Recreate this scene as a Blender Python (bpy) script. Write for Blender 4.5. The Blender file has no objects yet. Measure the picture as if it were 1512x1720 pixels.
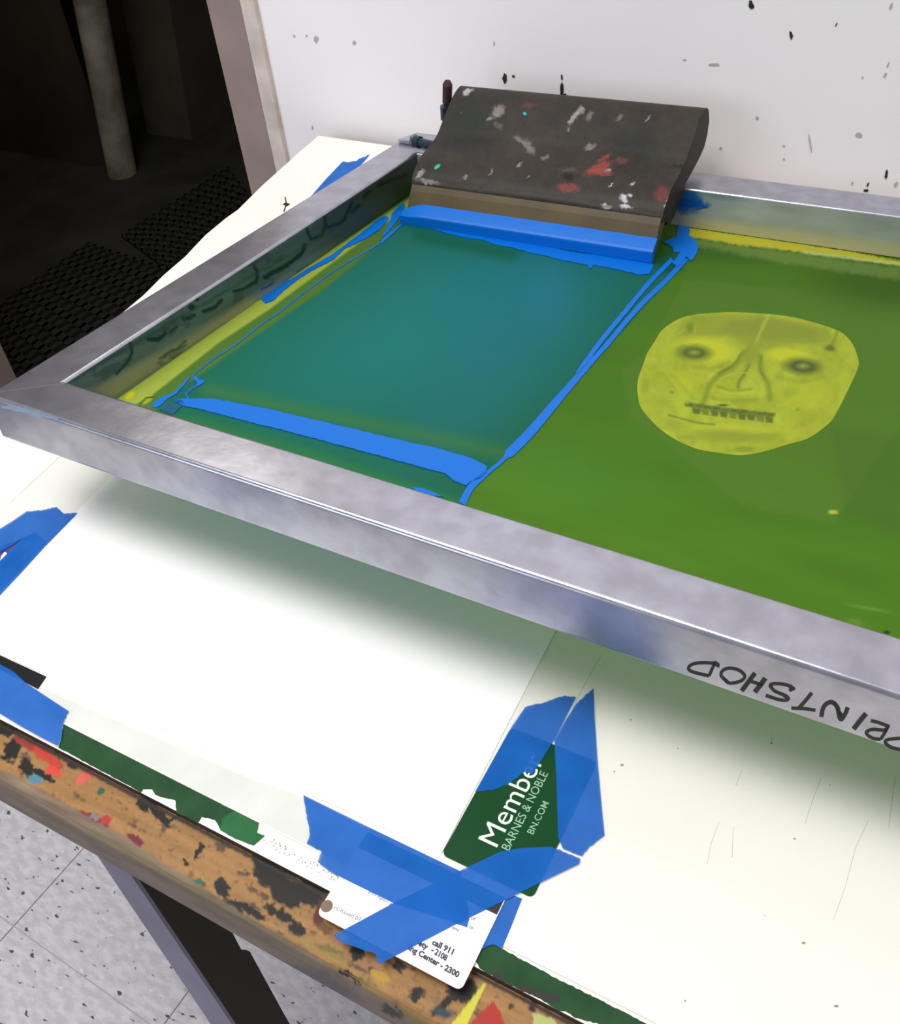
import bpy, bmesh, math, random
import numpy as np
from mathutils import Matrix, Vector
random.seed(5)
SC = bpy.context.scene
COL = SC.collection

# ------------------------------------------------------------------ camera, light, exposure
H = 0.93                                        # height of the print table (origin of table space)
TILT = 0.0613458                                # the printing bench slopes by 3.5 degrees
RW = np.array([[0.87394, 0.47854, -0.08504], [0.27225, -0.62692, -0.72997], [-0.40263, 0.6148, -0.67817]])
CW = np.array([73.72637, -362.09413, 478.44914]) / 1000 + np.array([0, 0, H])
FPX = 1631.28
cam = bpy.data.cameras.new('camera'); camo = bpy.data.objects.new('camera', cam); COL.objects.link(camo)
u_, s_, v_ = np.linalg.svd(RW); RW = u_ @ v_
camo.matrix_world = Matrix(((RW[0][0], -RW[1][0], -RW[2][0], CW[0]), (RW[0][1], -RW[1][1], -RW[2][1], CW[1]),
                            (RW[0][2], -RW[1][2], -RW[2][2], CW[2]), (0, 0, 0, 1)))
cam.sensor_fit = 'VERTICAL'; cam.sensor_height = 36; cam.lens = 36 * FPX / 1720
cam.clip_start = 0.02; cam.clip_end = 50
SC.camera = camo
SC.view_settings.view_transform = 'Standard'; SC.view_settings.look = 'None'
SC.view_settings.exposure = 0.0; SC.view_settings.gamma = 1.0; SC.view_settings.use_curve_mapping = False

w = bpy.data.worlds.new('world'); SC.world = w; w.use_nodes = True
w.node_tree.nodes['Background'].inputs[0].default_value = (0.90, 0.91, 1.0, 1)
w.node_tree.nodes['Background'].inputs[1].default_value = 0.3
def area(name, loc, target, sx, sy, power, col=(1, 1, 1)):
    l = bpy.data.lights.new(name, 'AREA'); l.shape = 'RECTANGLE'; l.size = sx; l.size_y = sy; l.energy = power; l.color = col
    o = bpy.data.objects.new(name, l); COL.objects.link(o); o.location = loc
    d = Vector(target) - Vector(loc); o.rotation_euler = d.to_track_quat('-Z', 'Y').to_euler()
area('ceiling_lamp', (-0.6, -0.3, 2.55), (-0.35, 0.1, 0.93), 1.1, 0.6, 24, (1, 0.985, 0.97))
area('ceiling_lamp', (1.2, -0.2, 2.6), (0.4, 0.1, 0.95), 1.2, 0.6, 12, (1, 0.90, 0.84))
area('window_light', (-1.5, -2.3, 1.5), (-0.2, 0.0, 0.95), 1.4, 1.1, 16, (.72, .80, 1))
area('added_passage_fill', (-1.9, 1.5, 2.6), (-2.3, 1.8, 0), .4, .4, 6, (1, .95, .85))  # added unseen fill light, brightens the pipe and mats in the dim room

# ------------------------------------------------------------------ table space, projection
c_, s_ = math.cos(TILT), math.sin(TILT)
RX = np.array([[1, 0, 0], [0, c_, -s_], [0, s_, c_]])
def T2W(P):                                     # table millimetres -> world metres
    return (np.asarray(P, float) @ RX.T) / 1000 + np.array([0, 0, H])
def W2PX(P):
    q = (np.asarray(P, float) - CW) @ RW.T
    return 756 + FPX * q[..., 0] / q[..., 2], 860 + FPX * q[..., 1] / q[..., 2]
def rayw(u, v): return RW.T @ np.array([(u - 756) / FPX, (v - 860) / FPX, 1.0])
CT = ((CW - np.array([0, 0, H])) * 1000) @ RX
def rayt(u, v): return rayw(u, v) @ RX
def bz(u, v, z=0.0):
    d = rayt(u, v); return CT + d * ((z - CT[2]) / d[2])
def wpl(u, v, y):                               # on a world plane y = const
    d = rayw(u, v); return CW + d * ((y - CW[1]) / d[1])
def wfl(u, v, z=0.0):
    d = rayw(u, v); return CW + d * ((z - CW[2]) / d[2])
# screen frame space: x along the hinge, yf towards the wall, n normal
FT = math.radians(7.6305)
FO = np.array([0, 509.77, 40.0]); EY = np.array([0, math.cos(FT), -math.sin(FT)]); EZ = np.array([0, math.sin(FT), math.cos(FT)])
def F(x, y, n): return FO + np.array([x, 0, 0]) + EY * y + EZ * n
def frp(u, v, n=-36.0):                         # pixel -> (x, yf) on the plane n
    d = rayt(u, v); s = ((FO + EZ * n - CT) @ EZ) / (d @ EZ); P = CT + s * d
    return (P[0], (P - FO) @ EY)

# ------------------------------------------------------------------ materials
def lin(c): return tuple(((x / 255) / 12.92 if x / 255 <= .04045 else ((x / 255 + .055) / 1.055) ** 2.4) for x in c)
def mat(name, rgb, rough=0.6, metal=0.0, spec=0.4, rgb2=None, scale=20, bump=0.0, bscale=300, alpha=1.0, thr=(0.35, 0.65), trans=0.0, attr=False, stretch=None, coat=0.0):
    m = bpy.data.materials.new(name); m.use_nodes = True; nt = m.node_tree; N = nt.nodes; L = nt.links
    b = N['Principled BSDF']; out = N['Material Output']
    b.inputs['Roughness'].default_value = rough; b.inputs['Metallic'].default_value = metal
    b.inputs['Specular IOR Level'].default_value = spec; b.inputs['Coat Weight'].default_value = coat
    b.inputs['Base Color'].default_value = (*lin(rgb), 1)
    tc = N.new('ShaderNodeTexCoord'); mp = N.new('ShaderNodeMapping'); L.new(tc.outputs['Object'], mp.inputs[0])
    if stretch: mp.inputs['Scale'].default_value = stretch
    if attr:
        a = N.new('ShaderNodeVertexColor'); a.layer_name = 'paint'; src = a.outputs[0]; L.new(src, b.inputs['Base Color'])
    elif rgb2:
        n = N.new('ShaderNodeTexNoise'); n.inputs['Scale'].default_value = scale; n.inputs['Detail'].default_value = 5
        L.new(mp.outputs[0], n.inputs[0])
        r = N.new('ShaderNodeValToRGB'); r.color_ramp.elements[0].position = thr[0]; r.color_ramp.elements[1].position = thr[1]
        r.color_ramp.elements[0].color = (*lin(rgb), 1); r.color_ramp.elements[1].color = (*lin(rgb2), 1)
        L.new(n.outputs[0], r.inputs[0]); L.new(r.outputs[0], b.inputs['Base Color']); src = r.outputs[0]
    else: src = None
    if bump:
        n2 = N.new('ShaderNodeTexNoise'); n2.inputs['Scale'].default_value = bscale; n2.inputs['Detail'].default_value = 3
        L.new(mp.outputs[0], n2.inputs[0])
        bp = N.new('ShaderNodeBump'); bp.inputs['Strength'].default_value = bump; bp.inputs['Distance'].default_value = 0.001
        L.new(n2.outputs[0], bp.inputs['Height']); L.new(bp.outputs[0], b.inputs['Normal'])
    sh = b.outputs[0]
    if trans:
        t = N.new('ShaderNodeBsdfTranslucent'); mx = N.new('ShaderNodeMixShader'); mx.inputs[0].default_value = trans
        if src: L.new(src, t.inputs[0])
        else: t.inputs[0].default_value = (*lin(rgb), 1)
        L.new(sh, mx.inputs[1]); L.new(t.outputs[0], mx.inputs[2]); sh = mx.outputs[0]; L.new(sh, out.inputs[0])
    if alpha < 1:
        t = N.new('ShaderNodeBsdfTransparent'); mx = N.new('ShaderNodeMixShader'); mx.inputs[0].default_value = alpha
        L.new(t.outputs[0], mx.inputs[1]); L.new(sh, mx.inputs[2]); L.new(mx.outputs[0], out.inputs[0])
    return m
M = {}
M['wall'] = mat('wall_paint', (242, 237, 237), .55, spec=.2, rgb2=(237, 232, 232), scale=3, bump=.08, bscale=60)
M['cream'] = mat('cream_trim_paint', (214, 203, 192), .5, rgb2=(190, 178, 166), scale=30)
M['jamb'] = mat('shaded_jamb_paint', (150, 132, 124), .55, rgb2=(138, 122, 115), scale=14)  # the trim's shaded face is put into this brownish colour
M['dark_wall'] = mat('dimmed_wall_paint', (70, 62, 50), .8, rgb2=(50, 46, 40), scale=3)  # wall brown darkened, the room's dimness is put into the colour
M['dark_floor'] = mat('dimmed_floor', (60, 60, 56), .6, rgb2=(44, 44, 42), scale=6)  # rear floor's lack of light put into a dark grey colour
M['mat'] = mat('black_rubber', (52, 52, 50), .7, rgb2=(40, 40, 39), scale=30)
M['pipe'] = mat('grey_pipe_paint', (190, 184, 168), .6, rgb2=(128, 122, 108), scale=9)
M['column'] = mat('column_paint', (92, 86, 74), .7, rgb2=(76, 70, 60), scale=4)
M['board'] = mat('white_laminate', (240, 239, 230), .38, spec=.4, rgb2=(236, 234, 225), scale=7, bump=.03, bscale=200)
M['sheet'] = mat('bright_card_sheet', (249, 248, 246), .6, spec=.2)
M['paper'] = mat('printing_paper', (252, 251, 251), .75, spec=.1, bump=.05, bscale=900)
M['tape'] = mat('blue_painters_tape', (30, 112, 206), .7, spec=.1, bump=.25, bscale=420, alpha=.60, rgb2=(38, 122, 216), scale=45, trans=.12)
M['ink'] = mat('blue_ink', (0, 104, 200), .4, spec=.25)
M['ink_thin'] = mat('thin_blue_ink', (8, 112, 200), .35, alpha=.6)
M['ink_dark'] = mat('blue_ink_film', (20, 96, 130), .4, alpha=.55)
M['green_tape'] = mat('green_masking_tape', (40, 72, 46), .8, spec=.1, rgb2=(48, 82, 54), scale=60, bump=.2, bscale=300)
M['green_tape_light'] = mat('bright_green_tape', (46, 100, 60), .8, spec=.1, rgb2=(54, 110, 68), scale=60, bump=.2, bscale=300)
M['card_green'] = mat('green_plastic_card', (4, 66, 28), .35, spec=.15)
M['card_white'] = mat('white_plastic_card', (240, 238, 248), .25, spec=.5)
M['black'] = mat('black_plastic', (22, 20, 20), .3)
M['print_black'] = mat('printed_black', (50, 48, 60), .5)
M['print_white'] = mat('printed_white', (225, 235, 225), .5)
M['print_pale'] = mat('printed_pale_green', (150, 190, 160), .5)
M['purple'] = mat('purple_card', (78, 66, 128), .4)
M['alu'] = mat('aluminium', (184, 185, 196), .27, metal=.88, rgb2=(166, 166, 176), scale=60, bump=.06, bscale=150)
M['painted'] = mat('painted_surface', (128, 128, 128), .55, attr=True, spec=.3)
M['painted_metal'] = mat('inked_aluminium', (128, 128, 128), .4, attr=True, metal=.25)
M['mesh'] = mat('screen_mesh', (128, 128, 128), .5, attr=True, spec=.15, trans=.5)
M['handle'] = mat('inked_wood_handle', (128, 128, 128), .5, attr=True, spec=.22, bump=.25, bscale=120)
M['blade'] = mat('squeegee_blade', (84, 70, 34), .5, rgb2=(70, 58, 32), scale=30)
M['dark_wood'] = mat('blackened_wood', (34, 30, 26), .6, spec=.2, rgb2=(50, 44, 37), scale=40)
M['side_wood'] = mat('weathered_wood_edge', (128, 110, 92), .8, rgb2=(96, 82, 70), scale=18, stretch=(.3, 3, 3), bump=.4, bscale=60)
M['leg_steel'] = mat('leg_steel', (136, 132, 152), .5, metal=.1, spec=.2, rgb2=(124, 120, 138), scale=12)
M['leg_shade'] = mat('shaded_leg_steel', (52, 48, 38), .7, spec=.15)  # the leg's shaded side, its shade put into a darker colour
M['marker'] = mat('black_marker', (30, 32, 26), .5)
M['steel'] = mat('steel', (160, 160, 168), .3, metal=.9, rgb2=(110, 90, 80), scale=120)
M['rust'] = mat('rusty_handle', (70, 48, 40), .6, rgb2=(38, 32, 30), scale=150, bump=.3)
M['teal_metal'] = mat('teal_inked_steel', (24, 72, 88), .35, metal=.4, rgb2=(60, 50, 60), scale=150)
M['masking'] = mat('pale_masking_tape', (222, 224, 216), .7, rgb2=(214, 217, 210), scale=30, bump=.1)
M['brown_edge'] = mat('dark_brown_board_edge', (70, 56, 46), .7, rgb2=(48, 40, 34), scale=30)
M['smear'] = mat('pale_teal_smear', (120, 150, 172), .4, alpha=.35)
M['speck'] = mat('dark_ink_spatter', (38, 34, 32), .6)
M['speck_soft'] = mat('faded_ink_spatter', (178, 173, 172), .7)
M['scratch'] = mat('pale_scratch', (190, 190, 178), .6)
M['dirt'] = mat('grime_specks', (150, 148, 142), .7)
M['yellow_paint'] = mat('yellow_mesh_strip', (196, 190, 56), .6)
M['joint'] = mat('joint_line', (92, 90, 94), .6)

# ------------------------------------------------------------------ object helpers
def setp(o, label=None, cat=None, group=None, kind=None):
    for k, v in (('label', label), ('category', cat), ('group', group), ('kind', kind)):
        if v: o[k] = v
    return o
MT = Matrix(((1, 0, 0, 0), (0, c_, -s_, 0), (0, s_, c_, 0), (0, 0, 0, 1)))
class Root:
    """a thing in table millimetres: an Empty, or one mesh"""
def empty(name, org, label, cat, group=None):
    o = bpy.data.objects.new(name, None); COL.objects.link(o); o.empty_display_size = .02
    W = T2W(org); o.matrix_world = Matrix.Translation(W) @ MT; o['_org'] = [float(x) for x in org]
    return setp(o, label, cat, group)
def org_of(o):
    while o.parent: o = o.parent
    return np.array(o['_org'])
def add(name, verts, faces, m, parent=None, org=None, world=False, smooth=False, colors=None):
    verts = np.asarray(verts, float).reshape(-1, 3)
    if parent is not None:
        base = org_of(parent); par_world = parent.get('_world') or False
    else:
        if org is None:
            org = [verts[:, 0].mean(), verts[:, 1].mean(), verts[:, 2].min()]
        base = np.array(org, float)
    sc = 1.0 if world else 1000.0
    me = bpy.data.meshes.new(name); me.from_pydata([tuple(v) for v in (verts - base) / sc], [], [tuple(int(i) for i in f) for f in faces])
    me.materials.append(M[m]); me.update()
    if smooth:
        for p in me.polygons: p.use_smooth = True
    o = bpy.data.objects.new(name, me); COL.objects.link(o)
    if colors is not None:
        ca = me.color_attributes.new('paint', 'FLOAT_COLOR', 'POINT')
        ca.data.foreach_set('color', np.concatenate([colors, np.ones((len(colors), 1))], 1).astype(np.float32).ravel())
    if parent is not None: o.parent = parent
    else:
        o['_org'] = [float(x) for x in base]
        o.matrix_world = Matrix.Translation(base) if world else Matrix.Translation(T2W(base)) @ MT
    return o
def fix(o):
    bm = bmesh.new(); bm.from_mesh(o.data); bmesh.ops.recalc_face_normals(bm, faces=bm.faces); bm.to_mesh(o.data); bm.free(); return o
def prism(name, poly, up, m, **k):
    """polygon (list of 3D points) extruded by vector up"""
    P = np.array(poly, float); n = len(P); V = np.concatenate([P, P + np.array(up, float)])
    Fc = [tuple(range(n)), tuple(range(2 * n - 1, n - 1, -1))] + [(i, i + n, (i + 1) % n + n, (i + 1) % n) for i in range(n)]
    return fix(add(name, V, Fc, m, **k))
def boxw(name, lo, hi, m, **k):
    x0, y0, z0 = lo; x1, y1, z1 = hi
    return prism(name, [(x0, y0, z0), (x1, y0, z0), (x1, y1, z0), (x0, y1, z0)], (0, 0, z1 - z0), m, **k)
def bevel(o, w, seg=2):
    md = o.modifiers.new('bevel', 'BEVEL'); md.width = w; md.segments = seg; md.limit_method = 'ANGLE'; md.angle_limit = math.radians(50); return o
def struct(o, label=None): o['kind'] = 'structure'; return o
def multi(name, polys, up, m, **k):
    V = []; Fc = []
    for poly in polys:
        P = np.array(poly, float); n = len(P); b = len(V); V += [tuple(p) for p in P] + [tuple(p) for p in P + np.array(up)]
        Fc += [tuple(b + i for i in range(n)), tuple(b + i for i in range(2 * n - 1, n - 1, -1))] + [(b + i, b + i + n, b + (i + 1) % n + n, b + (i + 1) % n) for i in range(n)]
    return fix(add(name, V, Fc, m, **k))
def tube(name, pts, radii, m, seg=20, **k):
    pts = [np.array(p, float) for p in pts]; V = []; Fc = []
    d0 = pts[-1] - pts[0]; d0 /= np.linalg.norm(d0); a = np.cross(d0, [0, 0, 1.0]);
    if np.linalg.norm(a) < .1: a = np.cross(d0, [1.0, 0, 0])
    a /= np.linalg.norm(a); b = np.cross(d0, a)
    for p, r in zip(pts, radii):
        for i in range(seg):
            t = 2 * math.pi * i / seg; V.append(p + r * (math.cos(t) * a + math.sin(t) * b))
    for j in range(len(pts) - 1):
        for i in range(seg): Fc.append((j * seg + i, j * seg + (i + 1) % seg, (j + 1) * seg + (i + 1) % seg, (j + 1) * seg + i))
    Fc += [tuple(range(seg)), tuple(range((len(pts) - 1) * seg, len(pts) * seg))]
    return fix(add(name, V, Fc, m, smooth=False, **k))
def rough(poly, step=4.0, amp=1.0, seed=0, closed=True, only=None):
    """adds ragged detail to a pixel polygon; only = edge indices that are torn"""
    rnd = random.Random(seed); out = []
    n = len(poly)
    for i in range(n):
        a = poly[i]; b = poly[(i + 1) % n]; out.append(a)
        if only is not None and i not in only: continue
        L = math.hypot(b[0] - a[0], b[1] - a[1]); k = int(L // step)
        for j in range(1, k):
            t = j / k; nx, ny = -(b[1] - a[1]) / L, (b[0] - a[0]) / L; q = rnd.uniform(-amp, amp)
            out.append((a[0] + t * (b[0] - a[0]) + nx * q, a[1] + t * (b[1] - a[1]) + ny * q))
    return out
def Z(ox, oy, s, pts): return [(ox + x / s, oy + y / s) for x, y in pts]
def onz(poly, z=0.0): return [tuple(bz(u, v, z)) for u, v in poly]
def onf(poly, n=-36.0): return [tuple(F(*frp(u, v, n), n)) for u, v in poly]
def ribbon(pts, width):
    """pixel polyline with per-point width -> pixel polygon"""
    L = []; R = []; n = len(pts)
    for i, p in enumerate(pts):
        a = pts[max(i - 1, 0)]; b = pts[min(i + 1, n - 1)]; dx, dy = b[0] - a[0], b[1] - a[1]; l = math.hypot(dx, dy) or 1
        w = width if not isinstance(width, (list, tuple)) else width[i]
        L.append((p[0] - dy / l * w / 2, p[1] + dx / l * w / 2)); R.append((p[0] + dy / l * w / 2, p[1] - dx / l * w / 2))
    return L + R[::-1]
def smoothline(pts, k=4):
    out = []; P = [np.array(p, float) for p in pts]; n = len(P)
    for i in range(n - 1):
        p0, p1, p2, p3 = P[max(i - 1, 0)], P[i], P[i + 1], P[min(i + 2, n - 1)]
        for j in range(k):
            t = j / k; out.append(tuple(.5 * ((2 * p1) + (-p0 + p2) * t + (2 * p0 - 5 * p1 + 4 * p2 - p3) * t * t + (-p0 + 3 * p1 - 3 * p2 + p3) * t ** 3)))
    out.append(tuple(P[-1])); return out

# ------------------------------------------------------------------ surface painting (albedo per vertex on fine grids)
def vnoise(x, y, seed=0):
    xi = np.floor(x).astype(np.int64); yi = np.floor(y).astype(np.int64); xf = x - xi; yf = y - yi
    def h(a, b):
        n = (a * 374761393 + b * 668265263 + seed * 1442695041) & 0xffffffff
        n = ((n ^ (n >> 13)) * 1274126177) & 0xffffffff
        return ((n ^ (n >> 16)) & 0xffff) / 65535.0
    sx = xf * xf * (3 - 2 * xf); sy = yf * yf * (3 - 2 * yf)
    return (h(xi, yi) * (1 - sx) + h(xi + 1, yi) * sx) * (1 - sy) + (h(xi, yi + 1) * (1 - sx) + h(xi + 1, yi + 1) * sx) * sy
def fbm(x, y, seed=0, o=3):
    s = 0; a = .5; t = 0
    for i in range(o): s = s + a * vnoise(x * 2 ** i, y * 2 ** i, seed + i); t += a; a /= 2
    return s / t
class Paint:
    def __init__(s, u, v, rgb): s.u = u; s.v = v; s.c = np.tile(np.array(rgb, float), (len(u), 1)); s.j = 0
    def mix(s, a, rgb):
        a = np.clip(a, 0, 1)[:, None]; s.c = s.c * (1 - a) + np.array(rgb, float) * a
    def uv(s, jit=0, js=8, seed=1):
        if not jit: return s.u, s.v
        return s.u + jit * (fbm(s.u / js, s.v / js, seed) - .5) * 2, s.v + jit * (fbm(s.u / js, s.v / js, seed + 50) - .5) * 2
    def blob(s, cx, cy, rx, ry, rgb, ang=0, op=1, soft=1.0, jit=0, js=8):
        u, v = s.uv(jit, js, int(cx) % 97); a = math.radians(ang); du = u - cx; dv = v - cy
        x = (du * math.cos(a) + dv * math.sin(a)) / rx; y = (-du * math.sin(a) + dv * math.cos(a)) / ry
        r = np.sqrt(x * x + y * y); s.mix(op * np.clip((1 + soft / 2 - r) / soft, 0, 1) ** 1.3 if soft > .01 else op * (r < 1), rgb)
    def seg(s, a, b, u, v):
        dx, dy = b[0] - a[0], b[1] - a[1]; t = np.clip(((u - a[0]) * dx + (v - a[1]) * dy) / (dx * dx + dy * dy + 1e-9), 0, 1)
        return np.hypot(u - a[0] - t * dx, v - a[1] - t * dy)
    def stroke(s, pts, w, rgb, op=1, soft=1.0, jit=0, js=8):
        u, v = s.uv(jit, js, int(pts[0][0]) % 89); d = np.full(len(u), 1e9)
        for a, b in zip(pts[:-1], pts[1:]): d = np.minimum(d, s.seg(a, b, u, v))
        s.mix(op * np.clip((w / 2 + soft / 2 - d) / soft, 0, 1), rgb)
    def poly(s, pts, rgb, op=1, soft=1.0, jit=0, js=8):
        u, v = s.uv(jit, js, int(pts[0][0]) % 83); d = np.full(len(u), 1e9); ins = np.zeros(len(u), bool); n = len(pts)
        for i in range(n):
            a = pts[i]; b = pts[(i + 1) % n]; d = np.minimum(d, s.seg(a, b, u, v))
            if a[1] != b[1]:
                cond = ((a[1] > v) != (b[1] > v)) & (u < (b[0] - a[0]) * (v - a[1]) / (b[1] - a[1]) + a[0]); ins ^= cond
        sd = np.where(ins, d, -d); s.mix(op * np.clip((sd + soft / 2) / soft, 0, 1), rgb)
    def noise(s, sc, amp, seed=3, sx=1, sy=1, ang=0):
        a = math.radians(ang); x = s.u * math.cos(a) + s.v * math.sin(a); y = -s.u * math.sin(a) + s.v * math.cos(a)
        s.c = s.c * (1 + amp * 2 * (fbm(x / sc / sx, y / sc / sy, seed) - .5))[:, None]
    def spots(s, sc, thr, rgb, op=1, seed=9, ang=0, sx=1, sy=1):
        a = math.radians(ang); x = s.u * math.cos(a) + s.v * math.sin(a); y = -s.u * math.sin(a) + s.v * math.cos(a)
        n = fbm(x / sc / sx, y / sc / sy, seed); s.mix(op * np.clip((n - thr) * 12, 0, 1), rgb)
    def out(s):
        c = np.clip(s.c, 0, 255) / 255; return np.where(c <= .04045, c / 12.92, ((c + .055) / 1.055) ** 2.4)
def grid(name, fn, ns, nt, painter, base, m, parent, smooth=True):
    a, b = np.meshgrid(np.linspace(0, 1, ns), np.linspace(0, 1, nt), indexing='ij'); P = fn(a.ravel(), b.ravel())
    u, v = W2PX(T2W(P)); p = Paint(u, v, base); painter(p)
    i, j = np.meshgrid(np.arange(ns - 1), np.arange(nt - 1), indexing='ij'); k = (i * nt + j).ravel()
    Fc = np.stack([k, k + 1, k + nt + 1, k + nt], 1)
    return add(name, P, Fc, m, parent=parent, smooth=smooth, colors=p.out())

# ================================================================== THE ROOM
WY = 0.575
def vw(u, v): p = wpl(u, v, WY); return p
xr = -0.737; xj = wpl(345, 0, WY - .006)[0]; xt0 = wpl(402, 0, WY - .007)[0]; xt1 = wpl(425, 0, WY - .007)[0]; xr = xt1 - .002; xl = wpl(30, 640, WY + .15)[0]
struct(boxw('wall_back', (xr, WY, 0), (3.2, WY + .14, 2.8), 'wall', world=True))
wlint = struct(boxw('wall_back_over_door', (xl - .06, WY, 2.12), (xr, WY + .14, 2.8), 'wall', world=True))
struct(boxw('wall_back_left', (-4.6, WY, 0), (xl - .06, WY + .14, 2.8), 'wall', world=True))
jb = struct(multi('door_1', [[(xt0, WY - .006, 0), (xj, WY - .006, 0), (xj, WY + .15, 0), (xt0, WY + .15, 0)]], (0, 0, 2.12), 'jamb', world=True))
bevel(jb, .002)
struct(boxw('trim_1', (xt0 + .0005, WY - .007, 0), (xt1, WY - .0005, 2.13), 'cream', world=True))
jl = struct(boxw('door_2', (xl - .06, WY - .02, 0), (xl, WY + .15, 2.12), 'jamb', world=True))
struct(boxw('trim_2', (xl, WY - .02, 2.06), (xj, WY + .15, 2.12), 'jamb', world=True))
# dim room beyond the doorway
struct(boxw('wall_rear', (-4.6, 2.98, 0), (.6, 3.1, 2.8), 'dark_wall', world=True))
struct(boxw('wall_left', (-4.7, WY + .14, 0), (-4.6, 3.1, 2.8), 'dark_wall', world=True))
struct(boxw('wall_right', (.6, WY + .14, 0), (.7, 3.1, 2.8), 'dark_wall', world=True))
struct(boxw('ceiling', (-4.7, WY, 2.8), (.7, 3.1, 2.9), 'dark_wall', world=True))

# floors
fm = mat('vinyl_tile', (214, 212, 214), .45, spec=.35); nt = fm.node_tree; N = nt.nodes; L = nt.links; b = N['Principled BSDF']
tc = N.new('ShaderNodeTexCoord'); mp = N.new('ShaderNodeMapping'); mp.inputs['Rotation'].default_value = (0, 0, math.radians(2.2)); L.new(tc.outputs['Object'], mp.inputs[0])
def rn(scale, det, st=(1, 1, 1), rot=0.6):
    m2 = N.new('ShaderNodeMapping'); m2.inputs['Scale'].default_value = st; m2.inputs['Rotation'].default_value = (0, 0, rot); L.new(tc.outputs['Object'], m2.inputs[0])
    n = N.new('ShaderNodeTexNoise'); n.inputs['Scale'].default_value = scale; n.inputs['Detail'].default_value = det; L.new(m2.outputs[0], n.inputs[0]); return n.outputs[0]
def ramp(src, p0, p1, c0, c1):
    r = N.new('ShaderNodeValToRGB'); r.color_ramp.elements[0].position = p0; r.color_ramp.elements[1].position = p1
    r.color_ramp.elements[0].color = c0; r.color_ramp.elements[1].color = c1; L.new(src, r.inputs[0]); return r.outputs[0]
def mixc(fac, a, b_):
    x = N.new('ShaderNodeMix'); x.data_type = 'RGBA'; L.new(fac, x.inputs[0])
    for s, i in ((a, 6), (b_, 7)):
        if isinstance(s, tuple): x.inputs[i].default_value = s
        else: L.new(s, x.inputs[i])
    return x.outputs[2]
W1, B1 = (1, 1, 1, 1), (0, 0, 0, 1)
basec = ramp(rn(45, 3, (1, 2.2, 1)), .4, .62, (*lin((214, 211, 214)), 1), (*lin((234, 231, 233)), 1))
m1 = mixc(ramp(rn(48, 2, (1, 2.2, 1)), .66, .69, B1, W1), basec, (*lin((90, 88, 92)), 1))
m1 = mixc(ramp(rn(55, 2, (1, 2.4, 1), .9), .66, .7, B1, W1), m1, (*lin((240, 238, 240)), 1))
sx = N.new('ShaderNodeSeparateXYZ'); L.new(mp.outputs[0], sx.inputs[0])
def line(sock, off):
    a = N.new('ShaderNodeMath'); a.operation = 'ADD'; L.new(sock, a.inputs[0]); a.inputs[1].default_value = off
    d = N.new('ShaderNodeMath'); d.operation = 'DIVIDE'; L.new(a.outputs[0], d.inputs[0]); d.inputs[1].default_value = .305
    f = N.new('ShaderNodeMath'); f.operation = 'FRACT'; L.new(d.outputs[0], f.inputs[0])
    g = N.new('ShaderNodeMath'); g.operation = 'LESS_THAN'; L.new(f.outputs[0], g.inputs[0]); g.inputs[1].default_value = .006; return g.outputs[0]
def rot2(x, y): a = math.radians(2.2); return x * math.cos(a) - y * math.sin(a), x * math.sin(a) + y * math.cos(a)
pa = wfl(0, 1580); pe = wfl(20, 1555); ax, _ = rot2(pa[0], pa[1]); _, ay = rot2(pe[0], pe[1])
g1 = line(sx.outputs[0], 6.1 - ax); g2 = line(sx.outputs[1], 6.1 - ay)
m1 = mixc(g1, m1, (*lin((120, 118, 120)), 1)); m1 = mixc(g2, m1, (*lin((190, 188, 190)), 1))
L.new(m1, b.inputs['Base Color']); M['tile'] = fm
struct(boxw('floor', (-4.7, -2.6, -.05), (3.2, WY, 0), 'tile', world=True, org=(0, 0, 0)))
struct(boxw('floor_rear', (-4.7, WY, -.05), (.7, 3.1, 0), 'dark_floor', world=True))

# items in the dim room
def lean(px0, px1, y):  # centre line through two pixels on the plane y
    return wpl(*px0, y), wpl(*px1, y)
pb = wfl(206, 292); a, b2 = lean((206, 292), (139, -60), pb[1])
d = (b2 - a) / (b2[2] - a[2]); top = a + d * 2.6
setp(tube('pipe', [a + (0, 0, .0), top], [.052, .052], 'pipe', world=True, seg=24, org=tuple(a)), 'light grey vertical pipe standing on the floor of the dark room', 'pipe')
cb = wfl(300, 232); a, b2 = lean((285, 232), (232, -60), cb[1]); d = (b2 - a) / (b2[2] - a[2])
hw = .115
setp(prism('column', [a + (-hw, 0, 0), a + (hw, 0, 0), a + (hw, .25, 0), a + (-hw, .25, 0)], d * 2.6, 'column', world=True), 'dim brown square column behind the grey pipe', 'column')
bb = wfl(0, 265); bc = wfl(150, 290)
setp(prism('partition', [(-4.55, bb[1] + .05, 0), (bc[0], bc[1] + .05, 0), (bc[0], bc[1] + .12, 0), (-4.55, bb[1] + .12, 0)], (0, 0, 2.5), 'dark_wall', world=True), 'dark brown partition panel left of the grey pipe', 'partition')
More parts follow.
